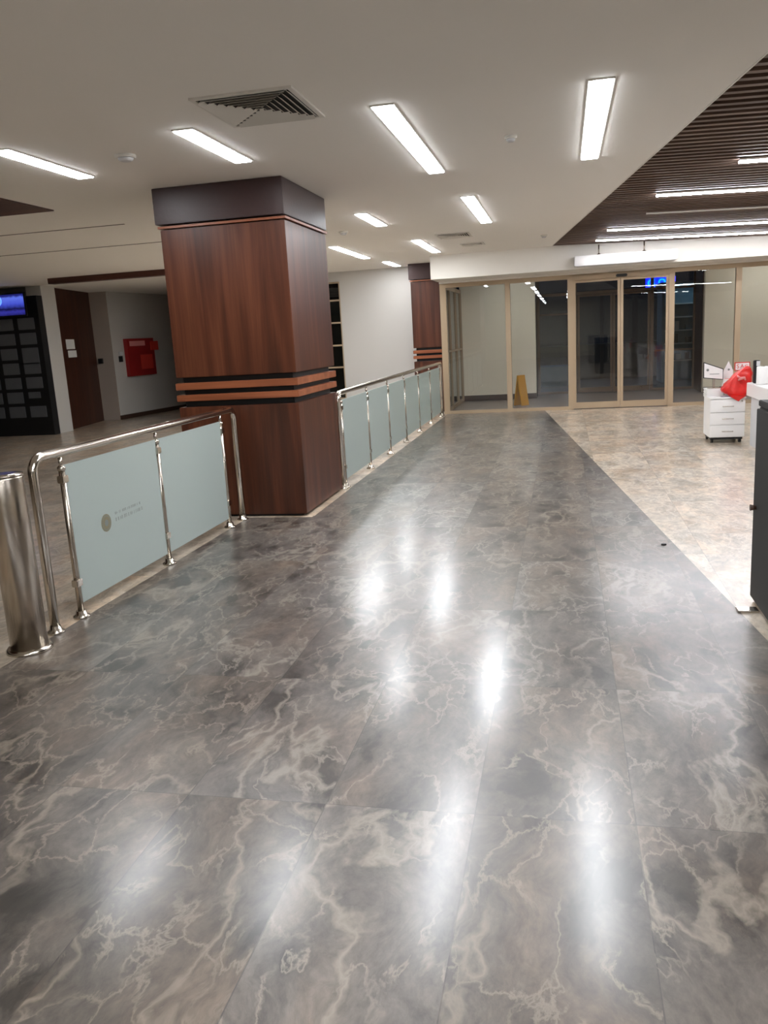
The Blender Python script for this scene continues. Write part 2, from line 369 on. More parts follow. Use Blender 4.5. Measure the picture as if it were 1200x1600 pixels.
# slatted wooden ceiling, dropping very slightly towards the counter side
K = .03
sl = MB()
t = bmesh.new()
def zs(x, y): return H - K*max(0, x-cx_(y))
ys = []
y = YB+.05
while y < 15.56:
    ys.append(y); y += .145
for y in ys:
    x0 = cx_(y)+.012; x1 = XR
    for (dy0, dy1) in ((0, .06),):
        y0, y1 = y+dy0, y+dy1
        vs = []
        for (x, yy, dz) in ((x0,y0,0),(x1,y0,0),(x1,y1,0),(x0,y1,0),(x0,y0,.07),(x1,y0,.07),(x1,y1,.07),(x0,y1,.07)):
            vs.append(t.verts.new((x, yy, H - K*(x-x0)+dz)))
        for q in ((0,3,2,1),(4,5,6,7),(0,1,5,4),(1,2,6,5),(2,3,7,6),(3,0,4,7)): t.faces.new([vs[i] for i in q])
bmesh.ops.recalc_face_normals(t, faces=t.faces)
sl.merge(t)
st(sl, 'ceiling_wood_slats', 'slat_wood')
bk = MB()
bk.prism([(cx_(YB), YB), (XR, YB), (XR, 15.6), (cx_(15.6), 15.6)], H+.09, H+.2)
st(bk, 'ceiling_slat_backing', 'slat_back')
# thin white edge trim between plaster and slats
ed = MB(); ed.prism([(cx_(YB), YB), (cx_(YB)+.012, YB), (cx_(15.6)+.012, 15.6), (cx_(15.6), 15.6)], H-.004, H+.09)
st(ed, 'trim_1', 'white_trim')
# small brown field in the ceiling on the left
st(box((-8.2, 2.5, H-.012), (-4.88, 7.69, H+.0)), 'ceiling_wood_panel', 'bulk_wood')
# thin shadow gaps of the panelled ceiling on the left
for i, (a, b) in enumerate((((-10.0, 8.9), (-4.8, 8.9)), ((-10.0, 10.6), (-3.9, 10.6)))):
    st(box((a[0], a[1], H-.004), (b[0], b[1]+.025, H)), 'trim_%d' % (i+2), 'grey_wall')

# soffit over the entrance
st(box((-2.38, 15.6, 2.575), (8, 16.5, H+.2), bevel=.004), 'soffit', 'soffit_paint')
st(MB().box((-2.36, 16.5, 2.54), (8, 16.66, H+.2)).box((-2.36, 16.66, H), (8, 20.75, H+.2)), 'ceiling_entrance', 'ceiling_paint')
# walls
st(box((-8.0, 17.62, 0), (-6.2, 17.8, H)), 'wall_far_left', 'white_paint')
st(MB().box((-4.66, 17.62, 0), (-2.37, 17.8, H)).box((-6.2, 17.62, 2.8), (-4.66, 17.8, H)).box((-6.2, 17.62, 0), (-4.66, 17.8, .3)), 'wall_far', 'white_paint')
st(box((-8.15, 17.62, 0), (-8.0, 22, H)), 'wall_return', 'white_paint')
st(box((-14, 22, 0), (-8.0, 22.2, H)), 'wall_corridor_end', 'grey_wall')
st(box((XL-.2, YB, 0), (XL, 22, H)), 'wall_left', 'grey_wall')
st(box((XL, YB-.2, 0), (XR, YB, H)), 'wall_back', 'beige_wall')
st(box((XR, YB, 0), (XR+.2, 20.75, H)), 'wall_right', 'beige_wall')
# window in the far wall
wf = MB()
for z in (.3, .98, 1.45, 1.93, 2.40, 2.77): wf.box((-6.2, 17.66, z), (-4.66, 17.71, z+.035))
for x in (-6.2, -5.43, -4.69): wf.box((x, 17.64, .3), (x+.03, 17.72, 2.8))
w1 = st(wf, 'window_1', 'door_frame')
box((-6.17, 17.73, .3), (-4.67, 17.74, 2.8)).build('window_pane', 'dark_glass', w1)
st(box((-6.2, 17.95, 0), (-4.5, 18.0, H)), 'wall_behind_window', 'black')

# left corridor wall group
def wallseg(name, a, b, th, mat, z0=0, z1=H):
    a = Vector(a); b = Vector(b); d = (b-a).normalized(); n = Vector((-d.y, d.x))*th
    mb = MB(); mb.prism([(a.x,a.y),(b.x,b.y),(b.x+n.x,b.y+n.y),(a.x+n.x,a.y+n.y)], z0, z1)
    return st(mb, name, mat)
st(box((XL, 15.45, 0), (-10.62, 15.6, H)), 'wall_behind_board', 'grey_wall')
st(box((-10.66, 15.42, 0), (-10.32, 15.9, H)), 'wall_pilaster', 'white_paint')
wallseg('wall_corridor_side', (-10.46, 15.92), (-10.87, 18.08), .12, 'dark_wood')
wallseg('wall_niche', (-10.87, 18.08), (-10.45, 18.13), .12, 'niche_paint')
wallseg('wall_corridor', (-10.45, 18.13), (-10.0, 22), .12, 'white_paint')
wallseg('baseboard_left', (-10.436, 18.12), (-9.98, 21.99), .02, 'brown_base', 0, .1)
st(MB().box((-9.3, 14.15, 2.9), (-4.7, 14.35, H)), 'trim_5', 'bulk_wood')

# ------------------------------------------------------------------ entrance glass wall and sliding doors
FY0, FY1 = 16.55, 16.65
ff = MB()
for x in (-2.36, -1.05, .13, 1.97, 3.13, 4.4, 5.7, 7.0):
    ff.box((x-.045 if x > -2 else -2.36, FY0, 0), (x+.055 if x > -2 else -2.24, FY1, 2.54), bevel=.004)
ff.box((-2.25, FY0+.003, 2.46), (8, FY1-.003, 2.54)); ff.box((-2.25, FY0+.003, 0), (.1, FY1-.003, .06)); ff.box((2.0, FY0+.003, 0), (8, FY1-.003, .06))
ff.box((.17, FY0-.05, 2.43), (1.94, FY1-.003, 2.5), bevel=.004)
fw = st(ff, 'window_2', 'door_frame')
gp = [(-2.25,-1.095),(-.995,.085),(2.025,3.085),(3.185,4.355),(4.455,5.655),(5.755,6.955),(7.055,8)]
for a, b in gp: box((a, 16.595, .06), (b, 16.605, 2.46)).build('window_pane', 'facade_glass', fw)
box((.97, FY0-.12, 2.44), (1.17, FY0-.05, 2.49), bevel=.012).build('motion_sensor', 'black', fw)
def leaf(name, x0, x1, y, z1, n, fm='door_frame'):
    f = MB(); th = .04; w = .05
    f.box((x0, y-th/2, .012), (x0+w, y+th/2, z1)); f.box((x1-w, y-th/2, .012), (x1, y+th/2, z1))
    f.box((x0+w, y-th/2, .012), (x1-w, y+th/2, .13)); f.box((x0+w, y-th/2, z1-.045), (x1-w, y+th/2, z1))
    o = st(f, name, fm)
    box((x0+w, y-.004, .13), (x1-w, y+.004, z1-.045)).build('door_glass', 'facade_glass', o)
    return o
leaf('door_1', .185, 1.055, 16.6, 2.43, 0); leaf('door_2', 1.06, 1.925, 16.6, 2.43, 0)
# air curtain over the door
ac = thing('air_curtain', 'long white air curtain box mounted over the sliding doors', 'air curtain', (1.05, 15.5, 2.6))
box((.2, 15.36, 2.61), (1.92, 15.598, 2.78), bevel=.012).build('casing', 'white_lam', ac)
g = MB()
for k in range(5): g.box((.24, 15.38+.035*k, 2.604), (1.88, 15.392+.035*k, 2.609))
g.build('outlet_grille', 'grey_lam', ac)
for x in (.62, 1.38): MB().tube([(x, 15.5, 2.78), (x, 15.5, 2.955)], .012).lathe((x, 15.5, 2.78), [(.03,0),(.03,.02),(.012,.03)]).build('hanging_rod', 'steel', ac)

# vestibule behind the glass
st(MB().box((-2.34, 19.6, 0), (-.62, 19.8, H)), 'wall_entrance_left', 'beige_wall')
st(MB().box((2.98, 19.3, 0), (8, 19.5, H)), 'wall_entrance_right', 'beige_wall')
st(box((-2.34, 19.58, 0), (-.62, 19.597, .12)), 'baseboard_entrance_left', 'brown_base')
st(box((2.98, 19.28, 0), (8, 19.297, .12)), 'baseboard_entrance_right', 'brown_base')
sg = MB()
for y in (16.66, 17.6, 18.6, 19.5): sg.box((-2.36, y, 0), (-2.30, y+.06, 2.54))
sg.box((-2.355, 16.7, 2.46), (-2.305, 19.5, 2.54)); sg.box((-2.355, 16.7, 0), (-2.305, 19.5, .08)); sg.box((-2.355, 16.7, 1.2), (-2.305, 19.5, 1.24))
sgo = st(sg, 'window_3', 'door_frame')
box((-2.335, 16.72, .08), (-2.328, 19.5, 2.46)).build('window_pane', 'dark_glass', sgo)
st(box((-3.0, 18.7, 0), (-2.7, 22, H)), 'wall_outer_side', 'grey_wall')
of = MB()
for x in (-.62, .25, 1.98, 2.92): of.box((x, 20.5, 0), (x+.07, 20.58, H))
of.box((-.62, 20.503, 2.3), (2.98, 20.577, 2.36)); of.box((-.62, 20.503, 2.95), (2.98, 20.577, H)); of.box((-.6, 20.505, 1.86), (.27, 20.57, 1.90)); of.box((2.0, 20.505, .9), (2.95, 20.57, .94))
of.box((-.6, 20.505, 0), (.27, 20.57, .06)); of.box((2.0, 20.505, 0), (2.95, 20.57, .06))
ofo = st(of, 'window_4', 'outer_frame')
box((-.55, 20.535, 2.36), (2.92, 20.543, 2.95)).build('window_pane', 'facade_glass', ofo)
box((-.55, 20.535, .06), (.25, 20.543, 2.3)).build('window_pane', 'facade_glass', ofo)
box((2.05, 20.535, .06), (2.92, 20.543, 2.3)).build('window_pane', 'facade_glass', ofo)
leaf('door_3', .33, 1.13, 20.54, 2.29, 0, 'outer_frame'); leaf('door_4', 1.14, 1.97, 20.54, 2.29, 0, 'outer_frame')
st(MB().box((-.64, 19.8, 0), (-.62, 20.6, H)).box((2.96, 19.5, 0), (2.98, 20.6, H)), 'wall_entrance_reveals', 'brown_base')

# ------------------------------------------------------------------ columns
def column(name, x0, x1, y0, y1, label):
    c = thing(name, label, 'column', ((x0+x1)/2, (y0+y1)/2, 0))
    i = .05
    box((x0+i, y0+i, 0), (x1-i, y1-i, 2.70)).build('core', 'gap_black', c)
    box((x0, y0, .022), (x1, y1, 1.055), bevel=.004).build('lower_panel', 'cherry', c)
    for z0, z1 in ((1.11, 1.17), (1.215, 1.28)): box((x0-.01, y0-.01, z0), (x1+.01, y1+.01, z1), bevel=.004).build('band', 'cherry_band', c)
    box((x0, y0, 1.33), (x1, y1, 2.645), bevel=.004).build('upper_panel', 'cherry', c)
    box((x0-.015, y0-.015, 2.655), (x1+.015, y1+.015, 2.675)).build('ledge', 'cherry_band', c)
    box((x0-.03, y0-.03, 2.69), (x1+.01, y1+.01, 2.998), bevel=.004).build('capital', 'capital', c)
    return c
column('wood_column', -3.535, -2.36, 7.2, 8.5, 'large square cherry wood column with black grooves standing in the railing')
column('wood_column', -3.02, -2.39, 17.05, 17.6, 'distant cherry wood column at the far end of the railing')
st(box((-2.36, 7.2, -.002), (-2.29, 8.52, .004)), 'trim_6', 'beige_marble')

# ------------------------------------------------------------------ railings
def foot(x, y): return MB().lathe((x, y, 0), [(.052,0),(.052,.012),(.034,.02),(.030,.045)])
def arc(p0, p1, n=8):   # quarter arc helper in yz, p: (y,z) corner style given centre
    pass
def railing(name, label, x, ya, yb, posts, hoop_r=.028, logo_at=None):
    r = thing(name, label, 'railing', (x, (ya+yb)/2, 0))
    rad = .09; zt = 1.035
    pts = [(x, ya, 0)]
    pts += [(x, ya, zt-rad)] + [(x, ya+rad-rad*math.cos(a), zt-rad+rad*math.sin(a)) for a in [PI/2*k/7 for k in range(1,8)]]
    pts += [(x, yb-rad+rad*math.sin(a), zt-rad+rad*math.cos(a)) for a in [PI/2*k/7 for k in range(0,8)]] + [(x, yb, 0)]
    MB().tube(pts, hoop_r, 18).build('handrail', 'chrome', r)
    for y in (ya, yb): foot(x, y).build('foot_flange', 'chrome', r)
    for y in posts:
        p = MB().tube([(x, y, 0), (x, y, .93)], .019, 14).build('post', 'steel', r)
        MB().tube([(x, y, .93), (x, y, 1.012)], .012, 12).lathe((x, y, .925), [(.024,0),(.024,.02),(.014,.03)]).build('post_cap', 'chrome', p)
        foot(x, y).build('foot_flange', 'chrome', p)
        for z in (.2, .85): box((x-.022, y-.03, z), (x+.022, y+.03, z+.045), bevel=.004).build('glass_clamp', 'chrome', p)
    for a, b in zip(posts, posts[1:]):
        g = box((x-.006, a+.024, .085), (x+.006, b-.024, .955), bevel=.002).build('glass_panel', 'frosted', r)
        if logo_at is not None and abs(a-logo_at) < .01:
            lx = x+.0085
            t = MB(); t.tube([(x+.006, 4.76, .51), (lx, 4.76, .51)], .058, 32); 
            t.build('seal', 'seal_print', g)
            t = MB()
            for k in range(20):
                aa = 2*PI*k/20; t.box((lx, 4.76+.046*math.cos(aa)-.004, .51+.046*math.sin(aa)-.004), (lx+.001, 4.76+.046*math.cos(aa)+.004, .51+.046*math.sin(aa)+.004))
            t.tube([(lx, 4.76, .51), (lx+.001, 4.76, .51)], .022, 20)
            t.build('seal_emblem', 'faint_print', g)
            rnd = random.Random(3)
            for (z, y0, y1, hh) in ((.548, 4.88, 5.22, .018), (.505, 4.88, 5.24, .024)):
                t = MB(); yy = y0
                while yy < y1:
                    w = rnd.uniform(.006, .016); kk = rnd.random()
                    t.box((x+.006, yy, z-hh/2), (x+.0072, yy+.004, z+hh/2))
                    if kk > .3: t.box((x+.006, yy, z+(hh/2-.003 if kk > .6 else -.002)), (x+.0072, yy+w, z+(hh/2 if kk > .6 else .002)))
                    if kk > .5: t.box((x+.006, yy+w-.003, z-hh/2), (x+.0072, yy+w, z+hh/2))
                    yy += w + rnd.choice([.008, .008, .02])
                t.build('lettering', 'frost_print', g)
    return r
railing('glass_railing', 'near steel railing with two frosted glass panels, left of the column', -2.948, 4.09, 7.07, [4.364, 5.565, 6.76], logo_at=4.364)
railing('glass_railing', 'long far steel railing with six frosted glass panels, running from column to entrance', -2.365, 8.56, 16.28, [8.66+1.233*k for k in range(7)])
# thick bollard by the railing's end
bo = thing('steel_bollard', 'thick polished steel bollard at the near end of the railing', 'bollard', (-2.94, 3.83, 0))
MB().lathe((-2.94, 3.83, 0), [(.10,.02),(.10,.975),(.096,.985),(.0,.985)][:3], 40).build('body', 'steel', bo)
MB().lathe((-2.94, 3.83, 0), [(.125,0),(.125,.012),(.112,.026)], 40).build('base_ring', 'chrome', bo)
MB().lathe((-2.94, 3.83, .985), [(.1,0),(.098,.01),(.06,.014)], 40).build('cap', 'chrome', bo)

# ------------------------------------------------------------------ ceiling lights
def make_light(ln, w=.13):
    l = thing('ceiling_light', '', 'ceiling light', (0,0,H))
    f = MB(); a, b = w/2+.012, ln/2+.012
    f.box((-a,-b,-.008), (-w/2,b,0)); f.box((w/2,-b,-.008), (a,b,0)); f.box((-w/2,-b,-.008), (w/2,-ln/2,0)); f.box((-w/2,ln/2,-.008), (w/2,b,0))
    o = f.build('frame', 'white_trim'); o.parent = l
    d = box((-w/2,-ln/2,-.014), (w/2,ln/2,-.001)).build('diffuser', 'lamp'); d.parent = l
    return l
proto = {}
def light(x, y0, y1, label, group=None):
    ln = round(y1-y0, 2)
    loc = (x, (y0+y1)/2, H)
    if ln not in proto:
        proto[ln] = make_light(ln); l = proto[ln]; l.location = loc; l['label'] = label
        if group: l['group'] = group
    else:
        l = relabel_copy(proto[ln], loc, label)
        if group: l['group'] = group
        elif 'group' in l: del l['group']
    return l
G = 'recessed strip lights in the plaster ceiling'
light(.235, 5.4, 7.76, 'upright-looking strip light at top right, nearest the slatted wooden ceiling', G)
light(-1.08, 5.4, 7.7, 'long strip light at the top centre, right of the large air vent', G)
light(-.975, 9.2, 11.46, 'middle strip light above the corridor, before the entrance soffit', G)
light(-2.42, 5.41, 6.48, 'short strip light beside the square vent, in front of the column', G)
light(-3.76, 5.37, 6.44, 'leftmost strip light, cut by the left edge of the photo', G)
light(-2.265, 9.72, 10.88, 'short strip light just right of the column top', G)
light(-3.445, 12.82, 15.05, 'strip light low on the ceiling behind the column, nearest its right edge', G)
light(-2.16, 12.85, 14.95, 'strip light left of the entrance soffit corner', G)
light(-3.3, 16.05, 17.2, 'smallest farthest strip light, before the far white wall', G)
OUT = 'added unseen white strip light in the ceiling behind the viewpoint'  # unseen strips added to bring up the room brightness
for x in (-1.02, .24):
    for y0 in (1.2, -2.4, -6.2, -10.2): light(x, y0-.4, y0+1.96, OUT, 'added strip lights behind the viewpoint')
for x, y0, y1 in ((-3.5, 9.3, 10.5), (-4.8, 12.85, 14.95), (-6.1, 12.85, 14.95)):  # strips added out of sight to brighten the left corridor
    light(x, y0, y1, 'added unseen strip light hidden behind the column', 'added strip lights hidden behind the column')
for x in (-1.0, 4.2):  # unseen strips added to brighten the passage behind the glass
    light(x, 17.9, 18.6, 'added unseen strip light above the entrance passage, hidden by the soffit', 'added strip lights above the entrance passage')
# long thin lights between the slats
def thin(x0, x1, y, label, on=True):
    l = thing('slat_light', label, 'ceiling light', (x0, y, zs(x0, y)), 'thin lights among the wooden slats')
    x00 = cx_(y)+.012
    def bx(w, zt, zb):
        t = bmesh.new(); vs = []
        for (x, yy, dz) in ((x0,y-w,zb),(x1,y-w,zb),(x1,y+w,zb),(x0,y+w,zb),(x0,y-w,zt),(x1,y-w,zt),(x1,y+w,zt),(x0,y+w,zt)):
            vs.append(t.verts.new((x, yy, H-K*(x-x00)+dz)))
        for q in ((0,3,2,1),(4,5,6,7),(0,1,5,4),(1,2,6,5),(2,3,7,6),(3,0,4,7)): t.faces.new([vs[i] for i in q])
        bmesh.ops.recalc_face_normals(t, faces=t.faces)
        m_ = MB(); m_.merge(t); return m_
    bx(.05, -.001, -.016).build('housing', 'white_trim' if on else 'slat_wood', l)
    bx(.038, -.0165, -.03).build('diffuser', 'lamp_thin' if on else 'white_trim', l)
thin(1.56, 3.9, 8.40, 'thin lit strip in the wooden slats, topmost at the right edge')
thin(1.03, 4.6, 10.15, 'long thin lit strip in the wooden slats, second from top')
thin(1.06, 4.6, 11.65, 'unlit thin strip in the wooden slats, between lit ones', on=False)
thin(.66, 4.6, 13.35, 'thin lit strip in the wooden slats, second from the entrance')
thin(.55, 4.6, 14.80, 'thin lit strip in the wooden slats, closest to the entrance soffit')
for y in (-1.0,): thin(2.6, 6.2, y, 'added thin lit strip in the slatted ceiling, out of view')  # extra strip added out of view to light the slatted side

# ------------------------------------------------------------------ ceiling vents and detectors
def vent(x0, y0, x1, y1, label, name='ceiling_vent'):
    v = thing(name, label, 'air vent', ((x0+x1)/2, (y0+y1)/2, H))
    f = MB(); w = .03
    f.box((x0,y0,H-.012),(x1,y0+w,H)); f.box((x0,y1-w,H-.012),(x1,y1,H)); f.box((x0,y0+w,H-.012),(x0+w,y1-w,H)); f.box((x1-w,y0+w,H-.012),(x1,y1-w,H))
    f.build('frame', 'white_trim', v)
    box((x0+w, y0+w, H-.004), (x1-w, y1-w, H-.001)).build('duct', 'vent_dark', v)
    cx, cy = (x0+x1)/2, (y0+y1)/2; n = 7
    hx, hy = (x1-x0)/2-w, (y1-y0)/2-w
    s = MB()
    for side in range(4):
        for k in range(n):
            f0 = (k+.35)/n
            # mitred blades: each side's blades run parallel to that side, tilted outward
            if side in (0, 2):
                sg_ = -1 if side == 0 else 1
                yy = cy+sg_*hy*f0; xx = hx*f0
                pts = [(cx-xx, yy), (cx+xx, yy)]
                a = Vector((pts[0][0], pts[0][1], H-.004)); b = Vector((pts[1][0], pts[1][1], H-.004)); off = Vector((0, sg_*.028, -.018))
            else:
                sg_ = -1 if side == 1 else 1
                xx = cx+sg_*hx*f0; yl = hy*f0
                a = Vector((xx, cy-yl, H-.004)); b = Vector((xx, cy+yl, H-.004)); off = Vector((sg_*.028, 0, -.018))
            t = bmesh.new(); th = Vector((0,0,.002))
            vs = [t.verts.new(p) for p in (a, b, b+off, a+off, a+th, b+th, b+off+th, a+off+th)]
            for q in ((0,1,2,3),(7,6,5,4),(0,4,5,1),(1,5,6,2),(2,6,7,3),(3,7,4,0)): t.faces.new([vs[i] for i in q])
            bmesh.ops.recalc_face_normals(t, faces=t.faces); s.merge(t)
    s.build('louvres', 'white_trim', v)
vent(-2.09, 4.79, -1.47, 5.48, 'large square louvred vent in the ceiling, before the column')
vent(-1.80, 12.35, -1.30, 12.95, 'small faraway square vent near the entrance soffit')
vent(-1.62, 13.9, -1.25, 14.3, 'smallest air vent, closest to the soffit')
def det(x, y, label, r=.05):
    d = thing('smoke_detector', label, 'smoke detector', (x, y, H))
    MB().lathe((x, y, H), [(r,0),(r,-.015),(r*.9,-.022)][::-1]).build('base', 'white_trim', d)
    MB().lathe((x, y, H-.022), [(r*.5,-.022),(r*.7,-.012),(r*.75,0)]).build('sensor', 'grey_lam', d)
det(-.365, 6.615, 'round detector on the ceiling between the two largest strip lights', .045)
det(-3.107, 5.9, 'round detector on the ceiling between the two leftmost strip lights', .075)
det(-.277, 13.63, 'tiny dark ceiling detector just before the entrance soffit', .05)
det(-2.86, 11.2, 'small round detector beside the top of the column', .06)

# ------------------------------------------------------------------ left wall furniture
bd = thing('name_board', 'tall black board with rows of grey plaques by the left wall', 'board', (-11.3, 15.3, 0))
box((-12.6, 15.2, 0), (-10.30, 15.4, 2.80), bevel=.004).build('backing', 'black', bd)
for r_ in range(7):
    for c_ in range(4):
        xc = -10.60-.49*c_; zc = 2.26-.295*r_
        if c_ == 0 and r_ == 5:
            box((xc-.18, 15.185, zc-.02), (xc+.10, 15.199, zc+.11), bevel=.005).build('plaque', 'plaque', bd)
            continue
        z0 = zc-.115
        if c_ == 0 and r_ == 2: z0 -= .1
        box((xc-.19, 15.185, z0), (xc+.19, 15.199, zc+.115), bevel=.006).build('plaque', 'plaque', bd)
sc = thing('information_screen', 'blue glowing information screen above the black board', 'screen', (-10.9, 15.0, 2.4))
MB().box((-11.62, 14.93, 2.40), (-10.37, 14.97, 2.86), bevel=.006).build('casing', 'black', sc)
box((-11.60, 14.922, 2.43), (-10.40, 14.929, 2.83)).build('display', 'screen', sc)
MB().tube([(-10.98, 14.918, 2.72), (-10.98, 14.921, 2.72)], .10, 24).build('emblem', emit('pale_blue_led', (80,150,255), 1.1), sc)
MB().tube([(-11.0, 14.972, 2.65), (-11.0, 15.19, 2.65)], .03).build('wall_bracket', 'black', sc)
# notices on the brown corridor wall
def on_line(a, b, t_, off):
    a = Vector(a); b = Vector(b); d = (b-a).normalized(); n = Vector((d.y, -d.x)); p = a+(b-a)*t_; return p+n*off, d, n
def slab_on(a, b, t0, t1, z0, z1, th, name, mat, parent=None):
    p, d, n = on_line(a, b, t0, .001); q, _, _ = on_line(a, b, t1, .001)
    mb = MB(); mb.prism([(p.x,p.y),(q.x,q.y),(q.x+n.x*th,q.y+n.y*th),(p.x+n.x*th,p.y+n.y*th)], z0, z1)
    return mb.build(name, mat, parent)
A, B = (-10.46, 15.92), (-10.87, 18.08)
tag(slab_on(A, B, .23, .44, 1.72, 1.93, .006, 'notice', 'paper'), 'upper white notice on the brown panel beside the corridor', 'notice')
tag(slab_on(A, B, .25, .46, 1.54, 1.69, .006, 'notice', 'paper'), 'lower white notice on the brown panel beside the corridor', 'notice')
st(MB().prism([(-10.46+.003,15.93),(-10.53,16.3),(-10.525,16.3),(-10.455,15.93)], 0, .01), 'trim_7', 'brown_base')
A2, B2 = (-10.45, 18.13), (-10.0, 22)
fc = thing('fire_cabinet', 'red fire hose cabinet on the white corridor wall', 'fire cabinet', (-10.2, 19.9, 1))
slab_on(A2, B2, .115, .40, 1.0, 1.90, .10, 'body', 'red_paint', fc)
slab_on(A2, B2, .24, .37, 1.15, 1.5, .108, 'window', 'red_sign', fc)
slab_on(A2, B2, .14, .30, 1.72, 1.84, .112, 'label_plate', 'pale_pink', fc)
slab_on(A2, B2, .36, .44, 1.60, 1.82, .125, 'handle', 'red_sign', fc)
sw = thing('wall_switch', 'small black switch on the white wall, left of the red cabinet', 'switch', (-10.4, 18.8, 1.4))
slab_on(A2, B2, .05, .085, 1.36, 1.50, .02, 'plate', 'black', sw); slab_on(A2, B2, .055, .09, 1.52, 1.60, .03, 'rocker', 'grey_lam', sw)
box((-10.79, 18.045, 1.33), (-10.70, 18.07, 1.46), bevel=.005)
k = box((-10.80, 18.02, 1.35), (-10.70, 18.085, 1.47), bevel=.005).build('card_reader', 'black'); tag(k, 'dark card reader on the grey niche beside the brown panel', 'card reader')

# ------------------------------------------------------------------ right side: counter, desk, drawers and what is on them
dc = thing('dark_counter', 'near black-brown counter end at the right edge of the photo', 'counter', (1.5, 4.2, 0))
box((1.045, 3.3, .012), (1.8, 4.85, 1.11), bevel=.004).build('carcass', 'dark_counter', dc)
box((1.04, 3.29, 1.112), (1.81, 4.856, 1.146), bevel=.004).build('worktop', 'dark_counter', dc)
kd = box((1.03, 4.16, .03), (1.0445, 4.845, 1.10), bevel=.003).build('door', 'dark_counter', dc)
MB().tube([(1.03, 4.78, .56), (1.0, 4.78, .56)], [.012, .018], 12).build('knob', 'brown_base', kd)
box((1.08, 3.35, 0), (1.76, 4.80, .012)).build('plinth', 'black', dc)
fp = box((.925, 4.62, 0), (1.035, 4.70, .012), bevel=.003).build('floor_plate', 'chrome'); tag(fp, 'bright metal plate on the floor at the dark counter base', 'floor plate')
fc2 = MB().lathe((.70, 6.11, 0), [(.018,0),(.018,.008),(.012,.010)]).build('floor_stud', 'black'); tag(fc2, 'tiny black stud on the grey marble near the beige border', 'stud')

dk = thing('white_desk', 'long white reception desk beyond the dark counter', 'desk', (2.7, 8.5, 0))
box((2.24, 5.3, .62), (3.1, 11.15, .78), bevel=.006).build('worktop', 'white_lam', dk)
box((2.29, 5.4, 0), (2.34, 11.10, .62)).build('front_panel', 'grey_lam', dk)
box((2.34, 11.02, 0), (3.05, 11.10, .62)).build('side_panel', 'grey_lam', dk)

cb = thing('drawer_cabinet', 'white three-drawer cabinet on castors beside the reception desk', 'drawer cabinet', (2.06, 11.5, 0))
box((1.84, 11.31, .075), (2.262, 11.80, .57), bevel=.003).build('carcass', 'white_lam', cb)
box((1.83, 11.285, .572), (2.268, 11.81, .59), bevel=.003).build('top_panel', 'white_lam', cb)
for k, (z0, z1) in enumerate(((.08, .235), (.242, .395), (.402, .565))):
    d = box((1.842, 11.29, z0), (2.26, 11.308, z1), bevel=.003).build('drawer', 'white_lam', cb)
    zc = z0+.075
    MB().tube([(1.99, 11.289, zc), (1.99, 11.268, zc), (2.12, 11.268, zc), (2.12, 11.289, zc)], .0045, 8).build('handle', 'steel', d)
    if k == 2: MB().tube([(2.22, 11.289, .54), (2.22, 11.284, .54)], .010, 12).build('lock', 'steel', d)
for x in (1.88, 2.22):
    for y in (11.37, 11.74):
        MB().tube([(x-.015, y, .028), (x+.015, y, .028)], .027, 16).box((x-.02, y-.018, .04), (x+.02, y+.018, .074)).build('castor', 'black', cb)

box((1.86, 11.33, .045), (2.245, 11.78, .075)).build('base_plate', 'black', cb)
# things on the cabinet
ps = MB()
for k in range(7):
    dx = random.uniform(-.006,.006); ps.box((1.83+dx, 11.50, .592+k*.014), (2.03+dx, 11.78, .604+k*.014))
tag(ps.build('paper_tray', 'paper'), 'stack of white papers on the left of the drawer cabinet', 'paper stack')
bk_ = thing('leaflet', 'blue and white leaflet lying on the cabinet under the red bag', 'leaflet', (2.0, 11.33, .59))
box((1.84, 11.292, .5905), (2.12, 11.352, .595)).build('page', 'paper', bk_); box((1.97, 11.295, .5955), (2.1, 11.345, .598)).build('cover', plain('blue_print', (50,60,110), .5), bk_)
dp = thing('display_stand', 'white slant-topped display panel with black edges on a stand', 'display', (1.92, 11.5, .69))
fr = [(1.795, 1.035), (1.795, .825), (2.04, .795), (2.04, .94)]
MB().prismy(fr, 11.60, 11.62, bevel=.002).build('frame', 'black', dp)
MB().prismy([(1.803, 1.020), (1.803, .834), (2.032, .806), (2.032, .932)], 11.595, 11.599).build('panel', 'paper', dp)
MB().tube([(1.845, 11.5945, .93), (1.845, 11.592, .93)], .017, 16).build('emblem', 'faint_print', dp)
box((1.87, 11.5925, .872), (1.99, 11.5945, .879)).build('lettering', 'faint_print', dp)
MB().box((1.91, 11.605, .70), (1.94, 11.618, .82)).box((1.85, 11.54, .692), (2.0, 11.68, .70)).build('stand', 'steel', dp)
bx_ = box((2.06, 11.60, .591), (2.262, 11.79, .74), bevel=.003).build('white_box', 'paper'); tag(bx_, 'plain white box behind the red bag on the cabinet', 'box')
tc_ = thing('tent_card', 'pointed white card between the display panel and the red-edged sign', 'card', (2.1, 11.7, .74))
MB().prismy([(2.055, .742), (2.055, .90), (2.115, 1.03), (2.175, .91), (2.175, .742)], 11.68, 11.69).build('front', 'paper', tc_)
MB().tube([(2.12, 11.679, .92), (2.12, 11.6795, .92)], .014, 12).build('emblem', 'faint_print', tc_)
box((2.07, 11.677, .80), (2.14, 11.6795, .806)).build('lettering', 'pale_pink', tc_)
rs = thing('small_sign', 'small white sign with a red border above the red bag', 'sign', (2.25, 11.65, .74))
MB().box((2.185, 11.655, .90), (2.375, 11.665, 1.01)).box((2.22, 11.656, .742), (2.24, 11.664, .90)).box((2.19, 11.64, .7405), (2.26, 11.68, .745)).build('frame', 'red_sign', rs)
box((2.197, 11.650, .912), (2.363, 11.6545, .998)).build('face', 'paper', rs)
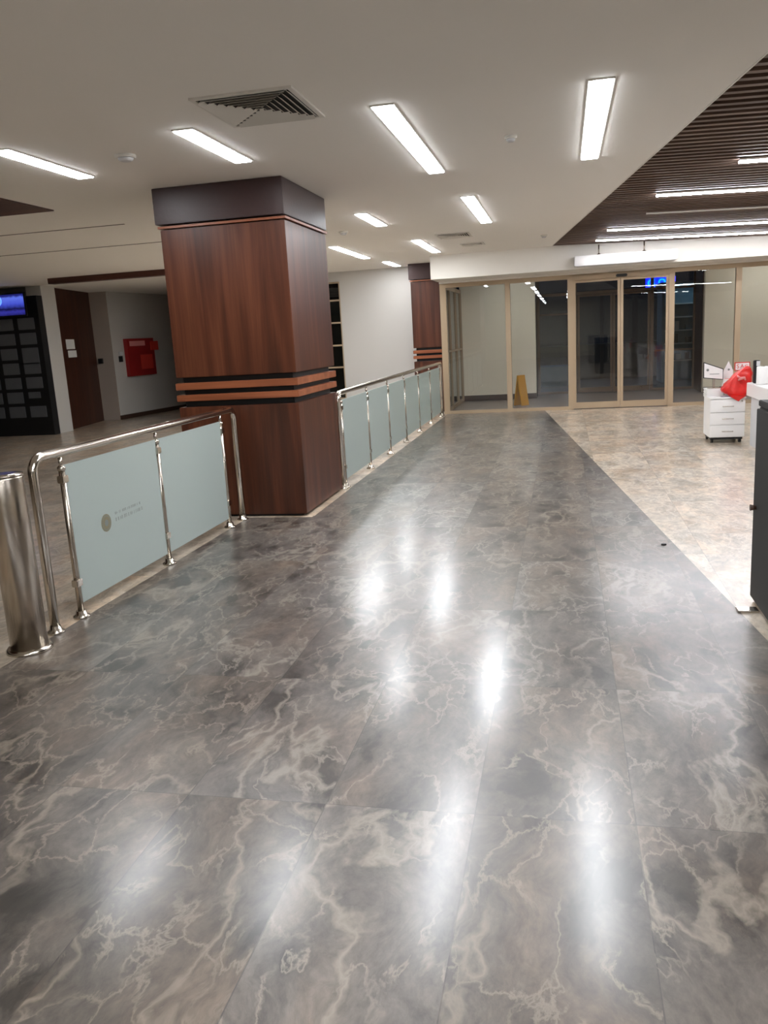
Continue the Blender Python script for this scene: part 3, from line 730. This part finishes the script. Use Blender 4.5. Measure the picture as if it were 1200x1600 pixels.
for q, ch in enumerate('SAÇ'): text(ch, .075, 'letter', 'red_sign', rs, facing_minus_y((2.225+.052*q, 11.648, .955-(.008 if q == 2 else 0))), .001)

# red plastic bag
def red_bag():
    root = thing('plastic_bag', 'crumpled red plastic bag lying on the white drawer cabinet', 'bag', (2.17, 11.42, .59))
    t = bmesh.new()
    P = []
    for (x, z, d) in ((1.985,.695,.05),(2.05,.76,.08),(2.13,.83,.09),(2.20,.90,.07),(2.26,.965,.04),(2.33,.945,.04),(2.345,.86,.07),(2.335,.75,.10),(2.30,.63,.11),(2.22,.595,.10),(2.10,.60,.10),(2.0,.65,.06)):
        P.append((x, 11.40-d*.8, z)); P.append((x, 11.40+d*.8, z))
    for p in P: t.verts.new(p)
    bmesh.ops.convex_hull(t, input=t.verts)
    bmesh.ops.triangulate(t, faces=t.faces)
    bmesh.ops.subdivide_edges(t, edges=t.edges[:], cuts=3, use_grid_fill=True)
    for _ in range(2): bmesh.ops.smooth_vert(t, verts=t.verts, factor=.5, use_axis_x=True, use_axis_y=True, use_axis_z=True)
    from mathutils import noise
    t.normal_update()
    for v in t.verts:
        n = noise.noise(v.co*26)*.016+abs(noise.noise(v.co*12+Vector((3,1,2))))*.035
        v.co += v.normal*n
        v.co.z = max(v.co.z, .592)
    for f in t.faces: f.smooth = True
    mb = MB(); mb.merge(t); mb.build('bag_body', 'red_plastic', root)
    # corner flap hanging over the drawer front
    t = bmesh.new()
    mb = MB(); mb.prismy([(2.06,.61),(2.27,.61),(2.20,.565),(2.175,.535),(2.15,.55)], 11.262, 11.274, bevel=.003); mb.box((2.08, 11.262, .600), (2.26, 11.40, .612), bevel=.003)
    mb.build('hanging_corner', 'red_plastic', root)
    # knot and tied handles; their pale pink paints the reflection on the bag
    k = MB(); k.tube([(2.17,11.307,.80),(2.20,11.290,.825),(2.24,11.295,.83),(2.255,11.305,.80)], [.010,.02,.018,.008], 8)
    k.tube([(2.19,11.295,.83),(2.16,11.285,.85),(2.15,11.290,.87)], [.014,.012,.004], 8)
    k.build('knot', 'pale_pink', root)
red_bag()
# on the desk
pr_ = thing('paper_roll', 'large white paper roll standing on the reception desk', 'paper roll', (2.335, 10.75, .78))
MB().lathe((2.335, 10.75, .782), [(.066,0),(.068,.01),(.068,.205),(.062,.212),(.022,.212)]).build('roll', 'paper', pr_)
MB().lathe((2.335, 10.75, .995), [(.021,0),(.021,.003),(.015,.003)]).build('core', 'brown_base', pr_)
ph = thing('desk_phone', 'black handset standing behind the white paper roll', 'phone', (2.26, 10.97, .78))
box((2.275, 10.93, .782), (2.345, 11.01, 1.06), bevel=.008).build('body', 'black', ph); box((2.30, 10.922, .99), (2.34, 10.929, 1.05)).build('display', 'grey_lam', ph)

# yellow folding floor sign in the vestibule
ys_ = thing('folding_floor_sign', 'yellow folding floor sign behind the entrance glass', 'floor sign', (-1.0, 18.0, 0))
def legp(sgn):
    mb = MB(); c = Matrix.Translation((-.93, 17.9, 0)) @ Matrix.Rotation(sgn*.2, 4, 'Y')
    t = MB()
    b = bmesh.new()
    mb.prismy([(-.012,.0),(.012,.0),(.012,.62),(-.012,.62)], -.10, .10, mtx=Matrix.Translation((-.93-sgn*.12, 17.85, .004)) @ Matrix.Rotation(sgn*.19, 4, 'Y'))
    return mb
legp(1).build('front_board', 'yellow', ys_); legp(-1).build('rear_board', 'yellow', ys_)
box((-.955, 17.75, .605), (-.905, 17.95, .64), bevel=.008).build('grip', 'yellow', ys_)
ys_.rotation_euler = (0, 0, -.8); ys_.location.x += .17

# ------------------------------------------------------------------ outside, night
st(box((-30, 20.75, -.2), (30, 75, -.03)), 'ground_outside', 'asphalt')
pb = box((-1.2, 23.6, -.03), (.35, 24.6, .52), bevel=.03).build('planter_block', 'outdoor_block'); tag(pb, 'pale low concrete block in the dark outside the left window', 'planter')
low = box((-6, 26.4, -.03), (9, 26.7, 1.0)).build('low_wall', 'asphalt'); tag(low, 'dark low wall standing far outside the doors', 'wall')
ki = thing('kiosk', 'pale kiosk with shelves seen outside, right of the sliding doors', 'kiosk', (3.3, 24, 0))
MB().box((2.55, 24.5, -.03), (4.4, 24.6, 2.5)).box((2.55, 23.4, -.03), (2.62, 24.5, 2.5)).box((4.33, 23.4, -.03), (4.4, 24.5, 2.5)).build('walls', 'outdoor_block', ki)
box((2.5, 23.3, 2.5), (4.45, 24.65, 2.57)).build('roof', 'outdoor_block', ki)
for z in (.5, .95, 1.3, 1.65, 2.0): box((2.62, 23.9, z), (4.33, 24.5, z+.03)).build('shelf', 'grey_lam', ki)
rr_ = random.Random(5)
for (z, n) in ((.53, 5), (.98, 5), (1.33, 4)):
    for q in range(n):
        x = 2.7+q*.26+rr_.random()*.05; w = .08+.06*rr_.random(); h_ = .12+.14*rr_.random()
        o = box((x, 24.1, z+.001), (x+w, 24.3, z+h_)).build('carton', rr_.choice(['grey_lam', 'black', 'outdoor_block', 'dark_counter'])); tag(o, 'dim carton on a shelf of the kiosk outside', 'carton', 'cartons on the kiosk shelves')
kl = thing('added_kiosk_lamp', 'small added lamp under the kiosk roof outside', 'lamp', (3.4, 24.0, 2.48))  # lamp added to brighten the kiosk
box((2.9, 23.65, 2.46), (3.9, 23.75, 2.498)).build('tube', emit('added_kiosk_tube', (170,215,235), 7), kl)
ns = thing('neon_sign', 'glowing blue sign in the night outside, top right of the sliding doors', 'sign', (5.3, 50, 3.2))
box((4.55, 50.0, 3.38), (6.15, 50.1, 3.98)).build('panel', emit('blue_halo', (5,5,255), 2.2), ns)  # glowing panel paints the blue halo around the letters
box((5.05, 50.0, 3.98), (5.75, 50.1, 4.28)).build('upper_panel', emit('blue_halo_dim', (5,5,240), 1.8), ns)  # halo of the small upper letters, painted the same way
text('G', .58, 'letter', 'cyan_led', ns, facing_minus_y((4.85, 49.97, 3.66)), .01)
for ch, x in (('O', 5.42), ('I', 5.70), ('L', 5.92)): text(ch, .5, 'letter', 'cyan_led', ns, facing_minus_y((x, 49.97, 3.68)), .01)
for ch, x in (('A', 5.31), ('L', 5.49)): text(ch, .26, 'letter', 'cyan_led', ns, facing_minus_y((x, 49.97, 4.13)), .01)
MB().tube([(5.3, 50.05, -.03), (5.3, 50.05, 3.38)], .06).build('pole', 'black', ns)
# street lamp added to give the faint light outside
sl_ = thing('added_street_lamp', 'added street lamp standing outside beyond the entrance', 'street lamp', (-4, 30, 0))
MB().tube([(-4, 30, -.03), (-4, 30, 5.4), (-3.8, 29.7, 5.6), (-3.4, 29.2, 5.65)], .05).build('pole', 'black', sl_)
box((-3.6, 28.9, 5.58), (-3.2, 29.3, 5.63)).build('lamp_head', emit('added_street_light', (190,215,255), 220), sl_)
